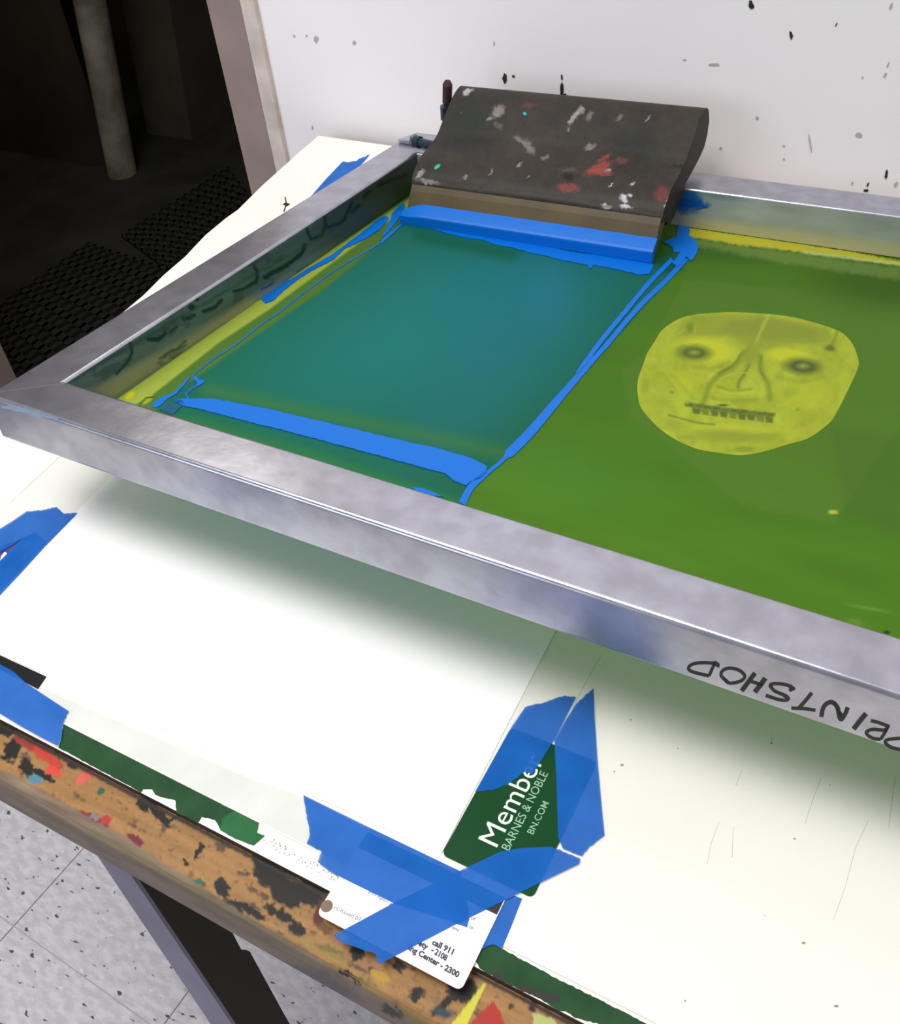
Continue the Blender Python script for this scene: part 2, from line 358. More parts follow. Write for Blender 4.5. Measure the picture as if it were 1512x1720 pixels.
def rubber_mat(q, nx, ny, label):
    q = [wfl(*p)[:2] for p in q]; V = []; Fc = []
    def P(s, t):
        return (q[0] * (1 - s) + q[1] * s) * (1 - t) + (q[3] * (1 - s) + q[2] * s) * t
    def bar(s0, s1, t0, t1):
        b0 = len(V)
        for z in (.001, .012):
            for s, t in ((s0, t0), (s1, t0), (s1, t1), (s0, t1)): p = P(s, t); V.append((p[0], p[1], z))
        Fc.extend([(b0, b0 + 3, b0 + 2, b0 + 1), (b0 + 4, b0 + 5, b0 + 6, b0 + 7)] + [(b0 + i, b0 + (i + 1) % 4, b0 + 4 + (i + 1) % 4, b0 + 4 + i) for i in range(4)])
    for i in range(nx + 1): s = i / nx; bar(max(0, s - .2 / nx), min(1, s + .2 / nx), 0, 1)
    for j in range(ny + 1): t = j / ny; bar(0, 1, max(0, t - .16 / ny), min(1, t + .16 / ny))
    o = add('rubber_floor_mat', V, Fc, 'mat', world=True); return setp(o, label, 'floor mat')
rubber_mat([(205, 395), (350, 300), (400, 262), (255, 330)][:0] or [(205, 400), (385, 285), (470, 400), (300, 470)], 14, 8, 'black perforated rubber mat on the dark floor nearest the door jamb')
rubber_mat([(-60, 560), (150, 412), (330, 470), (60, 690)], 9, 13, 'black perforated rubber mat on the dark floor beside the screen corner')

# wall marks (ink spatter, kept as little flat blobs of dried ink on the wall)
def wall_blobs(name, items, m, parent):
    polys = []
    for (u, v, ru, rv, ang, sd) in items:
        rnd = random.Random(sd); a = math.radians(ang); pl = []
        for i in range(14):
            t = 2 * math.pi * i / 14; k = rnd.uniform(.75, 1.15); x = ru * k * math.cos(t); y = rv * k * math.sin(t)
            pl.append(tuple(wpl(u + x * math.cos(a) - y * math.sin(a), v + x * math.sin(a) + y * math.cos(a), WY - .0002)))
        polys.append(pl)
    return multi(name, polys, (0, -.0004, 0), m, world=True, parent=parent)
wb = bpy.data.objects['wall_back']
wall_blobs('ink_spatter', [(1262, 8, 4.5, 8, -15, 1), (1329, 59, 2.6, 7.5, -10, 2), (848, 132, 4, 8.5, 0, 3), (863, 128, 2.5, 2.5, 0, 4), (944, 150, 3, 12, 4, 5), (948, 162, 5, 5, 0, 6), (944, 130, 1.5, 5, -8, 26),
    (1405, 41, .9, 4.5, 28, 7), (1489, 293, 2.2, 9, 8, 8), (1455, 320, 4.5, 2.5, 0, 9), (1458, 310, 1.5, 4, 20, 10)], 'speck', wb)
wall_blobs('faded_spatter', [(1272, 198, 3, 3, 0, 11), (1443, 227, 6, 4.5, 0, 12), (1361, 240, 1.5, 17, -8, 13), (1317, 245, 2.5, 1.5, 0, 14), (1211, 249, 2, 2.5, 0, 15), (1317, 267, 2, 1.5, 0, 16),
    (1449, 130, 2, 1.5, 0, 17), (1487, 126, 2, 5, 25, 18), (1492, 108, 1, 6, 25, 19), (1497, 10, 2, 6, 20, 20), (1200, 108, 10, 2.5, 0, 21), (531, 66, 4, 6, 0, 22), (494, 60, 2, 2, 0, 23), (595, 72, 3, 3.5, 0, 24), (515, 60, 1.5, 2, 0, 25),
    (525, 214, 1.5, 4, 0, 28), (474, 214, 1.5, 2.5, 0, 29), (1432, 308, 1.5, 3, 20, 30), (1505, 310, 3, 5, 30, 31), (830, 73, 1, 4, 0, 32), (1150, 100, 3, 1.2, 0, 33)], 'speck_soft', wb)

# ================================================================== PRINT BENCH
XL, XR_, YF, YB = -652.0, 420.0, -202.0, 566.0
WT = -7.0                                       # top of the wooden bench
bench = empty('printing_bench', (-100, 150, -940), 'wooden printing bench with paint-splattered plywood edge under the white board', 'workbench')
prism('bench_top', [(XL + 10, -232, WT - 44), (XR_, -232, WT - 44), (XR_, YB, WT - 44), (XL + 10, YB, WT - 44)], (0, 0, 43.2), 'side_wood', parent=bench)
# rounded, paint covered front strip
def woodfn(a, b):
    x = -620 + a * 760; L1 = 30.0
    y = np.where(b < .62, -200 - (b / .62) * 29, 0); z = np.where(b < .62, WT, 0)
    th = np.clip((b - .62) / .18, 0, 1) * math.pi / 2; r = 5.0
    y = np.where(b >= .62, -229 - r * np.sin(th), y); z = np.where(b >= .62, WT - r + r * np.cos(th), z)
    tail = np.clip((b - .8) / .2, 0, 1); z = np.where(b >= .8, WT - r - tail * 40, z); y = np.where(b >= .8, -234 + tail * 0, y)
    return np.stack([x, y, z], 1)
def woodpaint(p):
    A = 28
    p.noise(14, .12, 3, sx=4, sy=.6, ang=A); p.noise(5, .07, 4)
    # weathered side face
    edge = [(-80, 1255), (0, 1292), (100, 1346), (200, 1402), (330, 1484), (460, 1566), (620, 1660), (760, 1745), (760, 1900), (-80, 1900)]
    p.spots(16, .69, (62, 52, 42), .7, 21, ang=A, sx=1.6); p.spots(9, .70, (98, 70, 40), .6, 22)
    p.spots(22, .72, (34, 32, 28), 1, 23, ang=A, sx=1.5)
    K = (24, 24, 20)
    for q in [(20, 1260, 14, 20, 30), (45, 1290, 10, 16, -20), (8, 1225, 16, 10, 20), (265, 1365, 32, 7, 52), (290, 1376, 14, 4, -40), (372, 1490, 12, 16, -20), (392, 1522, 22, 8, 40), (420, 1530, 30, 7, 36), (455, 1465, 30, 26, 30), (480, 1500, 30, 22, 40), (440, 1440, 16, 30, -10), (520, 1500, 26, 22, 30),
              (775, 1660, 26, 24, 30), (745, 1690, 26, 8, -40), (600, 1600, 12, 14, 0), (240, 1352, 8, 14, -40), (314, 1450, 6, 5, 0), (335, 1430, 5, 14, 30), (70, 1300, 24, 6, 30)]:
        p.blob(q[0], q[1], q[2], q[3], K, q[4], soft=.25, jit=7, js=7)
    for q, c in [((78, 1270, 34, 9, 36), (190, 60, 46)), ((90, 1295, 14, 8, 20), (214, 64, 54)), ((40, 1248, 18, 7, 30), (150, 52, 44)), ((142, 1306, 20, 7, -38), (206, 92, 80)), ((155, 1375, 30, 7, 26), (120, 34, 36)), ((178, 1377, 10, 8, 0), (170, 50, 46)),
                 ((228, 1410, 16, 7, 40), (104, 34, 48)), ((60, 1309, 16, 7, 10), (72, 130, 150)), ((170, 1329, 6, 5, -30), (32, 90, 72)), ((330, 1482, 9, 7, 0), (54, 96, 78)), ((160, 1372, 8, 7, 0), (120, 116, 124)), ((545, 1560, 14, 8, 30), (104, 74, 40)),
                 ((640, 1640, 20, 9, 30), (176, 140, 50)), ((540, 1530, 10, 26, 20), (92, 40, 36)), ((560, 1600, 20, 8, 30), (110, 96, 48)), ((600, 1668, 14, 6, 10), (180, 170, 150))]:
        p.blob(q[0], q[1], q[2], q[3], c, q[4], soft=.3, jit=5, js=6)
    p.poly([(785, 1722), (830, 1680), (850, 1725)], (166, 44, 34), soft=2, jit=3); p.poly([(755, 1725), (812, 1652), (818, 1650), (782, 1725)], (200, 196, 62), soft=1.5)
    p.poly([(895, 1700), (930, 1712), (940, 1725), (895, 1725)], (176, 182, 110), soft=2, jit=3); p.blob(745, 1700, 20, 8, (46, 60, 66), 10, jit=5)
    p.poly(edge, (124, 106, 88), 1, 7, 4, 10)
    sub = Paint(p.u, p.v, (0, 0, 0)); sub.poly(edge, (255, 255, 255), 1, 7, 4, 10); mk = sub.c[:, 0] / 255
    n = fbm((p.u * .88 + p.v * .47) / 60, (-p.u * .47 + p.v * .88) / 7, 33); k = np.array([124, 106, 88]) * (0.72 + .5 * n)[:, None]
    p.c = p.c * (1 - mk[:, None]) + k * mk[:, None]
    p.poly([(150, 1385), (250, 1440), (330, 1492), (460, 1572), (560, 1632), (560, 1646), (460, 1588), (300, 1492), (150, 1400)], (116, 110, 74), .55, 10, 5)
    ln = [tuple(float(q) for q in W2PX(T2W(np.array([x_, -203.6, WT])))) for x_ in (-620, -400, -200, 0, 140)]
    p.stroke(ln, 7, (52, 42, 34), .9, 2.5, 1.5, 5)
    for q in [(500, 1560, 16, 10, 30), (470, 1535, 30, 8, 30), (660, 1700, 20, 8, 30), (700, 1672, 10, 14, 20), (590, 1640, 26, 6, 30)]: p.blob(q[0], q[1], q[2], q[3], K, q[4], soft=.3, jit=8, js=6)
    for q in [(560, 1610, 30, 9, 30), (620, 1655, 34, 8, 30), (520, 1585, 24, 8, 30), (700, 1715, 30, 9, 30)]: p.blob(q[0], q[1], q[2], q[3], (148, 124, 60), q[4], .7, .6, 8, 6)
    p.blob(555, 1655, 60, 14, (76, 74, 80), 32, .8, soft=.8, jit=8); 
grid('splattered_edge', woodfn, 900, 60, woodpaint, (154, 114, 66), 'painted', bench)
# legs
def onx(x, pts):   # table x plane
    out = []
    for u, v in pts:
        d = rayt(u, v); out.append(tuple(CT + d * ((x - CT[0]) / d[0])))
    return out
lg = prism('leg', [(-341, -220, -52), (-312, -220, -52), (-318, -262, -936), (-378, -262, -936)], (0, 3, 0), 'leg_steel', parent=bench); 
fl = prism('leg_flange', [(-312, -217.5, -52), (-312, -150, -52), (-312, -163, -230), (-312, -187, -236), (-313, -193, -330), (-313, -188, -345), (-314, -196, -500), (-316, -216, -936), (-318, -258, -936)], (-3, 0, 0), 'leg_shade', parent=bench); fl['label'] = 'dark olive web of the leg, shade put into its colour'
for lx in (-560, 380):
    pass
prism('leg', [(350, -220, -52), (390, -220, -52), (390, -262, -936), (350, -262, -936)], (0, 40, 0), 'leg_steel', parent=bench)
prism('leg', [(-341, 520, -52), (-300, 520, -52), (-300, 478, -936), (-341, 478, -936)], (0, 40, 0), 'leg_steel', parent=bench)
prism('leg', [(350, 520, -52), (390, 520, -52), (390, 478, -936), (350, 478, -936)], (0, 40, 0), 'leg_steel', parent=bench)

# white base board; its left edge is wavy and slants a little
left = [(240, 497), (275, 462), (310, 432), (345, 395), (380, 366), (400, 352), (440, 312), (470, 285), (500, 258), (535, 228)]
Lp = [tuple(bz(u, v, -1.0)) for u, v in left]
bot = (-628, YF, -1.0)
bd_poly = [bot, (-630, 0, -1.0)] + Lp + [(XR_, 566, -1.0), (XR_, YF, -1.0)]
board = prism('base_board', [(p[0], p[1], -6.9) for p in bd_poly], (0, 0, 5.9), 'board')
ed = prism('board_edge', [(-628, YF - .25, -6.95), (XR_, YF - .25, -6.95), (XR_, YF - .05, -6.95), (-628, YF - .05, -6.95)], (0, 0, 5.8), 'brown_edge', parent=board); ed['label'] = 'dark brown front edge'
setp(board, 'white laminated base board covering the printing bench, worn front rim', 'board')
ts_poly = [(-626, -187.0, -.95), (-629, 0, -.95)] + [(p[0] + 3, p[1], -.95) for p in Lp[:-1]] + [(Lp[-1][0] + 2, 556, -.95), (XR_ - 2, 562, -.95), (XR_ - 2, -187.5, -.95)]
top_sheet = prism('top_sheet', ts_poly, (0, 0, .9), 'board'); setp(top_sheet, 'large off-white smooth sheet lying on the base board under everything', 'board')
# scratches and specks of the sheet
def zlines(name, lines, w, m, parent, z=0.0, th=.03):
    return multi(name, [onz(ribbon(l, w), z) for l in lines], (0, 0, th), m, parent=parent)
for ln in [[(1246, 1294), (1236, 1320)], [(1208, 1381), (1195, 1416), (1188, 1452)], [(1232, 1388), (1230, 1440)], [(1380, 1306), (1365, 1345), (1352, 1385)], [(1459, 1378), (1437, 1425), (1420, 1490), (1400, 1545)],
    [(1504, 1305), (1493, 1390)], [(1010, 1100), (985, 1145), (962, 1190)], [(1296, 1235), (1296, 1250)], [(20, 905), (30, 899)]]: zlines('scratch', [ln], .9, 'scratch', top_sheet, z=-.045)
for u, v, r, k in [(1045, 1285, 3, 1.3), (1032, 1296, 2, 1), (1296, 1248, 2.5, 1), (1151, 1681, 2.5, 1), (1405, 1690, 3, 2), (1285, 1538, 1.5, 1), (1335, 1409, 2, 1.5), (1350, 1584, 3, 1.6), (1139, 1257, 1.5, 1), (1060, 1209, 1.2, 2), (1394, 1319, 1.2, 1)]:
    prism('grime_speck', onz([(u + r * .8 * math.cos(t * 1.047) * k, v + r * .8 * math.sin(t * 1.047)) for t in range(6)], -.045), (0, 0, .03), 'dirt', parent=top_sheet)
dk = multi('ink_mark', [onz(ribbon([(479, 331), (481, 342), (477, 356)], 2.2), -.045), onz([(474, 343), (480, 340), (488, 343), (482, 347)], -.045)], (0, 0, .04), 'speck', parent=top_sheet)

# green tape strips along the board's front rim
g1p = Z(0, 1000, 2.7, [(290, 577), (420, 640), (560, 715), (700, 785), (870, 875), (1000, 945), (1175, 1030), (1165, 1075), (1200, 1092), (1150, 1135), (1060, 1100), (1000, 1065), (975, 1020), (915, 1005), (900, 1030), (800, 985), (795, 930), (730, 915), (705, 905), (690, 880), (650, 880), (640, 895), (560, 850), (420, 775), (265, 690), (280, 640)])
gt = prism('green_tape', onz(rough(g1p, 5, .8, 3), -.98), (0, 0, .25), 'green_tape'); setp(gt, 'dark green tape strip on the board rim at the left, beside short blue tape', 'tape')
gp = prism('tape_patch', onz(Z(0, 1000, 2.7, [(1060, 978), (1175, 1030), (1165, 1075), (1200, 1092), (1150, 1135), (1060, 1100), (1000, 1065), (1010, 1010)]), -.72), (0, 0, .05), 'green_tape_light', parent=gt); gp['label'] = 'brighter green torn end'
g2p = Z(700, 1560, 3.6, [(375, 125), (420, 98), (470, 92), (530, 128), (700, 222), (880, 320), (1100, 425), (1400, 582), (1500, 640), (1500, 700), (1100, 575), (960, 540), (900, 500), (860, 495), (790, 450), (700, 400), (640, 380), (590, 350), (520, 320), (440, 275), (380, 240), (360, 200)])
gt2 = prism('green_tape', onz(rough(g2p, 5, .9, 5), -.98), (0, 0, .25), 'green_tape'); setp(gt2, 'dark green tape strip on the board rim right of the plastic ID card', 'tape')
multi('dark_stain', [onz(Z(700, 1560, 3.6, [(590, 350), (660, 345), (760, 390), (860, 400), (870, 440), (820, 445), (740, 420), (640, 375)]), -.72), onz(Z(700, 1560, 3.6, [(450, 270), (500, 262), (530, 290), (520, 318), (480, 300)]), -.72)], (0, 0, .04), 'speck', parent=gt2)
ms = prism('masking_strip', onz(rough([(43, 1143), (150, 1192), (300, 1256), (420, 1308), (510, 1340), (800, 1480), (790, 1560), (520, 1422), (437, 1379), (330, 1326), (215, 1266), (107, 1211), (60, 1180)], 5, 1.0, 9, only=[0, 1, 2, 3]), 0), (0, 0, .12), 'masking'); setp(ms, 'pale grey-white strip of tape along the front edge of the paper', 'tape')
# speckled bare rim between the green strips
rnd = random.Random(3); sp = []
for i in range(70):
    t = rnd.random(); u = 440 + t * 130; v = 1408 + t * 68 + rnd.uniform(-8, 9); r = rnd.uniform(.5, 1.6)
    sp.append(onz([(u + r * math.cos(k * 1.26), v + r * math.sin(k * 1.26)) for k in range(5)], -.995))
multi('rim_specks', sp, (0, 0, .03), 'dirt', parent=board)

# bright sheet at the left
ls = prism('card_sheet', [(-625, -95, 0), (-536, -95, 0), (-537, 0, 0), (-545, 330, 0), (-600, 330, 0), (-624, 210, 0), (-626, 100, 0)], (0, 0, .35), 'sheet')
setp(ls, 'bright white card strip lying on the left of the board under the screen', 'card sheet')

# printing paper
pap = prism('printing_paper', [(-470, -166, .05), (-90.5, -159, .05), (-95, -2.7, .05), (-98, 110, .05), (-481, 105, .05), (-478, -3.8, .05)], (0, 0, .55), 'paper')
setp(pap, 'blank bright white printing paper on the board below the screen front bar', 'paper')

# ---- plastic registration cards
def rcard(name, o, ang, w_, h_, r, z, th, m, hole=None):
    ca, sa = math.cos(ang), math.sin(ang); P = []
    for (cx, cy, a0) in ((w_ - r, h_ - r, 0), (r, h_ - r, 90), (r, r, 180), (w_ - r, r, 270)):
        for i in range(6):
            t = math.radians(a0 + i * 18); x = cx + r * math.cos(t); y = cy + r * math.sin(t); P.append((o[0] + x * ca - y * sa, o[1] + x * sa + y * ca, z))
    return prism(name, P, (0, 0, th), m)
mc = rcard('member_card', (-90.2, -159.2), -.0011, 54, 85.6, 3.2, .05, .76, 'card_green')
setp(mc, 'dark green plastic member card under blue tapes at the paper corner', 'card')
def text(body, A, B, Cp, m, parent, name='lettering', lift=.02, bold=0.0):
    cu = bpy.data.curves.new('t', 'FONT'); cu.body = body; cu.offset = bold; cu.resolution_u = 3
    o = bpy.data.objects.new('t', cu); COL.objects.link(o); bpy.context.view_layer.update()
    me = bpy.data.meshes.new_from_object(o.evaluated_get(bpy.context.evaluated_depsgraph_get())); V = np.array([v.co[:] for v in me.vertices]); Fc = [tuple(p.vertices) for p in me.polygons]
    bpy.data.objects.remove(o); x0, x1 = V[:, 0].min(), V[:, 0].max(); cap = .69
    A, B, Cp = np.array(A, float), np.array(B, float), np.array(Cp, float)
    P = A + ((V[:, 0] - x0) / (x1 - x0))[:, None] * (B - A) + (V[:, 1] / cap)[:, None] * (Cp - A); P[:, 2] += lift
    return add(name, P, Fc, m, parent=parent)
zc = .81
def zp(x, y, ox=700, oy=1150, s=4.447, z=zc): return bz(ox + x / s, oy + y / s, z)
x = text('Member', zp(600, 1217), zp(958, 555), zp(457, 1150), 'print_white', mc, bold=.0)
x['label'] = 'large white lettering'
x = text('BARNES & NOBLE', zp(690, 1244), zp(984, 665), zp(630, 1215), 'print_pale', mc); x['label'] = 'pale green lettering'
x = text('BN.COM', zp(870, 1120), zp(990, 885), zp(822, 1100), 'print_pale', mc, bold=.003)
# ID card
idc = rcard('id_card', (-134.0, -215.8), .0036, 85.6, 54, 3.2, .05, .76, 'card_white')
setp(idc, 'white plastic ID card with punched hole and black text overhanging the bench edge', 'card')
prism('magnetic_stripe', [(-134 + .5, -215.8 + 40.5, .815), (-134 + 85, -215.8 + 40.8, .815), (-134 + 85, -215.8 + 50.5, .815), (-134 + .5, -215.8 + 50.2, .815)], (0, 0, .02), 'black', parent=idc)
hc = bz(549, 1522, .82); prism('punched_hole', [(hc[0] + 3.3 * math.cos(k * .39), hc[1] + 3.3 * math.sin(k * .39), .815) for k in range(16)], (0, 0, .02), 'side_wood', parent=idc)
def ip(x, y): return bz(520 + x / 4.447, 1440 + y / 4.447, .81)
def idt(body, a, b_, up=(11, -26), bold=.01): text(body, ip(*a), ip(*b_), ip(a[0] + up[0], a[1] + up[1]), 'print_black', idc, bold=bold)
idt('call 911', (912, 648), (1068, 727), (17, -38), .05); idt('- 2108', (905, 704), (1020, 775), (17, -38), .05); idt('ety', (810, 655), (878, 690), (17, -38), .05); idt('ing Center - 2300', (738, 690), (1110, 900), (17, -38), .05)
idt('to', (1190, 528), (1218, 542), (12, -26)); idt('ent', (1062, 535), (1112, 556), (12, -26)); idt('of', (1206, 462), (1234, 475), (12, -26))
idt('nt Issued 07', (182, 386), (378, 482), (12, -28), .004); idt('you open g', (436, 262), (612, 360), (10, -22), .002)
# left cards
lc = prism('id_card', onz([(-60, 1096), (-60, 1060), (40, 1100), (80, 1125), (60, 1152), (-60, 1096)][0:1] + [(0, 1101), (78, 1137), (64, 1158), (0, 1124), (-60, 1096)], .05), (0, 0, .5), 'black')
setp(lc, 'black striped card edge taped under the paper at far left', 'card')
pc = prism('patterned_card', onz(Z(0, 820, 4, [(-60, 420), (150, 335), (240, 300), (330, 375), (310, 395), (0, 752), (-60, 800)]), .03), (0, 0, .2), 'purple')
setp(pc, 'purple and white patterned card under blue tape at the left', 'card')
e = Z(0, 820, 4, [(300, 395), (322, 385), (0, 752), (-40, 780), (-40, 750), (0, 722)])
pe_ = prism('patterned_edge', onz(e, .24), (0, 0, .1), 'card_white', parent=pc)
dots = []
for i in range(10):
    t = (i + .5) / 10; u = 78 - t * 84; v = 922 + t * 84
    dots.append(onz([(u + 2.6 * math.cos(k * .9) * 1.1, v + 2.0 * math.sin(k * .9)) for k in range(7)], .35))
multi('printed_dots', dots, (0, 0, .03), 'purple', parent=pc)
prism('emblem', onz([(2, 934), (8, 927), (12, 929), (6, 937), (0, 942)], .24), (0, 0, .1), 'card_white', parent=pc)

# ---- blue painter's tape pieces
def tape(poly, z, label, seed=0, torn=None, th=.12):
    o = prism('painters_tape', onz(rough(poly, 3.5, .9, seed, only=torn), z), (0, 0, th), 'tape'); return setp(o, label, 'tape')
R5 = lambda p: Z(460, 1120, 2.439, p)
tape(R5([(120, 525), (440, 682), (765, 838), (785, 930), (800, 1010), (795, 1068), (740, 1048), (490, 968), (250, 850), (180, 800), (195, 755), (135, 725), (148, 685)]), .9, 'wide blue tape along the paper front edge, longest strip crossing the white ID card', 1, [2, 3, 4, 5, 8, 9, 10, 11, 12])
tape(R5([(245, 1100), (490, 968), (775, 830), (930, 757), (1020, 742), (1140, 738), (1195, 760), (1255, 785), (1250, 808), (1080, 890), (930, 965), (740, 1058), (430, 1220), (415, 1175), (340, 1150), (280, 1130)]), 1.05, 'blue tape running diagonally from the bench edge across the ID card to the green card', 2, [5, 6, 7, 12, 13, 14, 15])
tape(R5([(1310, 88), (1314, 200), (1325, 370), (1342, 560), (1355, 690), (1290, 740), (1262, 776), (1185, 745), (1165, 700), (1158, 480), (1150, 300), (1195, 220), (1240, 150)]), .9, 'blue tape along the right side of the green card, pointed at its top', 3, [4, 5, 6, 12])
tape(R5([(1030, 165), (1110, 145), (1190, 118), (1238, 124), (1225, 150), (1150, 296), (1060, 440), (1030, 430), (960, 480), (900, 505), (825, 512), (975, 245)]), .9, 'blue tape over the top left corner of the green card next to the paper', 4, [0, 1, 2, 6, 7, 8, 9])
tape(R5([(938, 960), (985, 938), (1018, 950), (975, 1060), (935, 1156), (900, 1138), (845, 1158), (900, 1040)]), -.02, 'small blue tape piece under the right edge of the ID card', 5, [4, 5])
R8 = lambda p: Z(0, 820, 4, p)
tape(R8([(-80, 310), (0, 272), (60, 235), (100, 210), (180, 155), (270, 150), (380, 125), (430, 172), (300, 245), (150, 340), (0, 430), (-80, 480)]), .9, 'upper blue tape at the far left above the purple slit', 6, [4, 5, 6])
tape(R8([(150, 340), (300, 245), (430, 172), (520, 165), (505, 185), (300, 395), (150, 560), (0, 720), (-80, 790), (-80, 540), (0, 488)]), .92, 'blue tape at the left beside the paper below the purple slit', 7, [2])
tape(Z(0, 1000, 2.7, [(-120, 250), (0, 312), (60, 345), (115, 395), (220, 465), (312, 525), (285, 580), (280, 640), (262, 682), (180, 640), (90, 590), (0, 535), (-120, 470)]), .9, 'blue tape wrapped over the bench edge at the lower left', 8, [5, 6, 7])
tape(Z(400, 230, 5.04, [(520, 580), (615, 505), (740, 360), (885, 208), (935, 215), (990, 205), (1060, 170), (1115, 150), (1040, 240), (900, 330), (740, 450), (610, 560)]), .4, 'blue tape on the white board behind the screen left bar', 9, [3, 4, 5, 6])

# ================================================================== THE SCREEN
scr = empty('printing_screen', F(-100, -280, -36), 'aluminium-framed silkscreen with green emulsion tilted up over the paper', 'screen')
def bar(name, quad, label=None):
    o = prism(name, [F(x, y, -36) for x, y in quad], EZ * 36, 'alu', parent=scr)
    bw = o.data.attributes.new('bevel_weight_edge', 'FLOAT', 'EDGE')
    for e_ in o.data.edges:
        a_, b_ = (o.data.vertices[i].co for i in e_.vertices); bw.data[e_.index].value = 1.0 if (a_ - b_).length > .1 else 0.0
    md = o.modifiers.new('bevel', 'BEVEL'); md.width = .0028; md.segments = 5; md.limit_method = 'WEIGHT'
    if label: o['label'] = label
    return o
XO, XI, YFO, YFI = -495.5, -457.5, -562.0, -525.0
XR0, XR1 = 264.0, 302.0
bo = lambda x: 0 + .031 * (x - XO)
bi = lambda x: -41 + .028 * (x - XI)
G = .12
lb = bar('frame_bar', [(XO, YFO + G), (XI - 0, YFI + G), (XI, bi(XI) - G), (XO, bo(XO) - G)])
fb = bar('frame_bar', [(XO + G, YFO), (XR1, YFO), (XR0, YFI), (XI + G, YFI)])
kb = bar('frame_bar', [(XO + G, bo(XO)), (XI + G, bi(XI)), (XR0, bi(XR0)), (XR1, bo(XR1))])
rb = bar('frame_bar', [(XR1, YFO + G), (XR1, bo(XR1) - G), (XR0, bi(XR0) - G), (XR0, YFI + G)])
# mitre seam
prism('mitre_seam', onf(ribbon([(-14, 660.5), (40, 653), (75, 648), (100, 645.5), (109, 644)], [1, 2, 2.5, 4, 3]), .02), EZ * .06, 'joint', parent=lb)
prism('ink_smudge', onf(rough(ribbon([(2, 684), (30, 686), (62, 695), (100, 703)], [4, 9, 9, 4]), 3, 1.2, 4), .03), EZ * .05, 'smear', parent=fb)
def fface(u, v, yf):
    d = rayt(u, v); s = ((FO + EY * yf - CT) @ EY) / (d @ EY); return tuple(CT + s * d)
W7 = lambda p: Z(1140, 1080, 4.065, p)
strokes = [[(255, 125), (232, 170), (208, 225)], [(208, 225), (150, 212), (90, 195), (68, 175), (85, 150), (150, 135), (262, 142), (265, 165)],
    [(330, 262), (292, 225), (300, 190), (345, 172), (410, 185), (450, 220), (440, 250), (400, 268), (355, 275), (325, 262), (318, 245)], [(522, 205), (480, 262), (430, 328)], [(592, 240), (560, 285), (520, 336)], [(480, 258), (578, 288)],
    [(795, 308), (760, 322), (772, 300), (715, 282), (650, 278), (625, 292), (660, 330), (720, 355), (748, 375), (740, 390), (690, 388), (595, 358)], [(910, 340), (870, 390), (825, 440)], [(770, 445), (850, 448), (935, 460)],
    [(975, 505), (985, 450), (1010, 415), (1050, 405), (1085, 440), (1095, 490), (1110, 522), (1140, 480), (1155, 440)], [(1280, 482), (1240, 530), (1195, 588)],
    [(1312, 530), (1370, 545), (1435, 570)], [(1435, 560), (1410, 610), (1380, 658)], [(1380, 658), (1330, 652), (1290, 628), (1285, 605), (1330, 590), (1400, 596), (1425, 580)],
    [(1640, 640), (1520, 650), (1430, 660), (1412, 680), (1450, 712), (1520, 728), (1600, 730)], [(1660, 620), (1600, 735)]]
wp = []
for k, st in enumerate(strokes):
    w0 = {3: 8, 4: 8.5, 10: 8.5, 9: 7.5, 7: 6.5}.get(k, 5.6)
    wp.append([fface(u, v, YFO - .03) for u, v in ribbon(smoothline(W7(st), 4), w0)])
mk = multi('marker_writing', wp, -EY * .06, 'marker', parent=fb)
mk['label'] = 'black handwritten marker lettering PRINTSHOP, upside down'
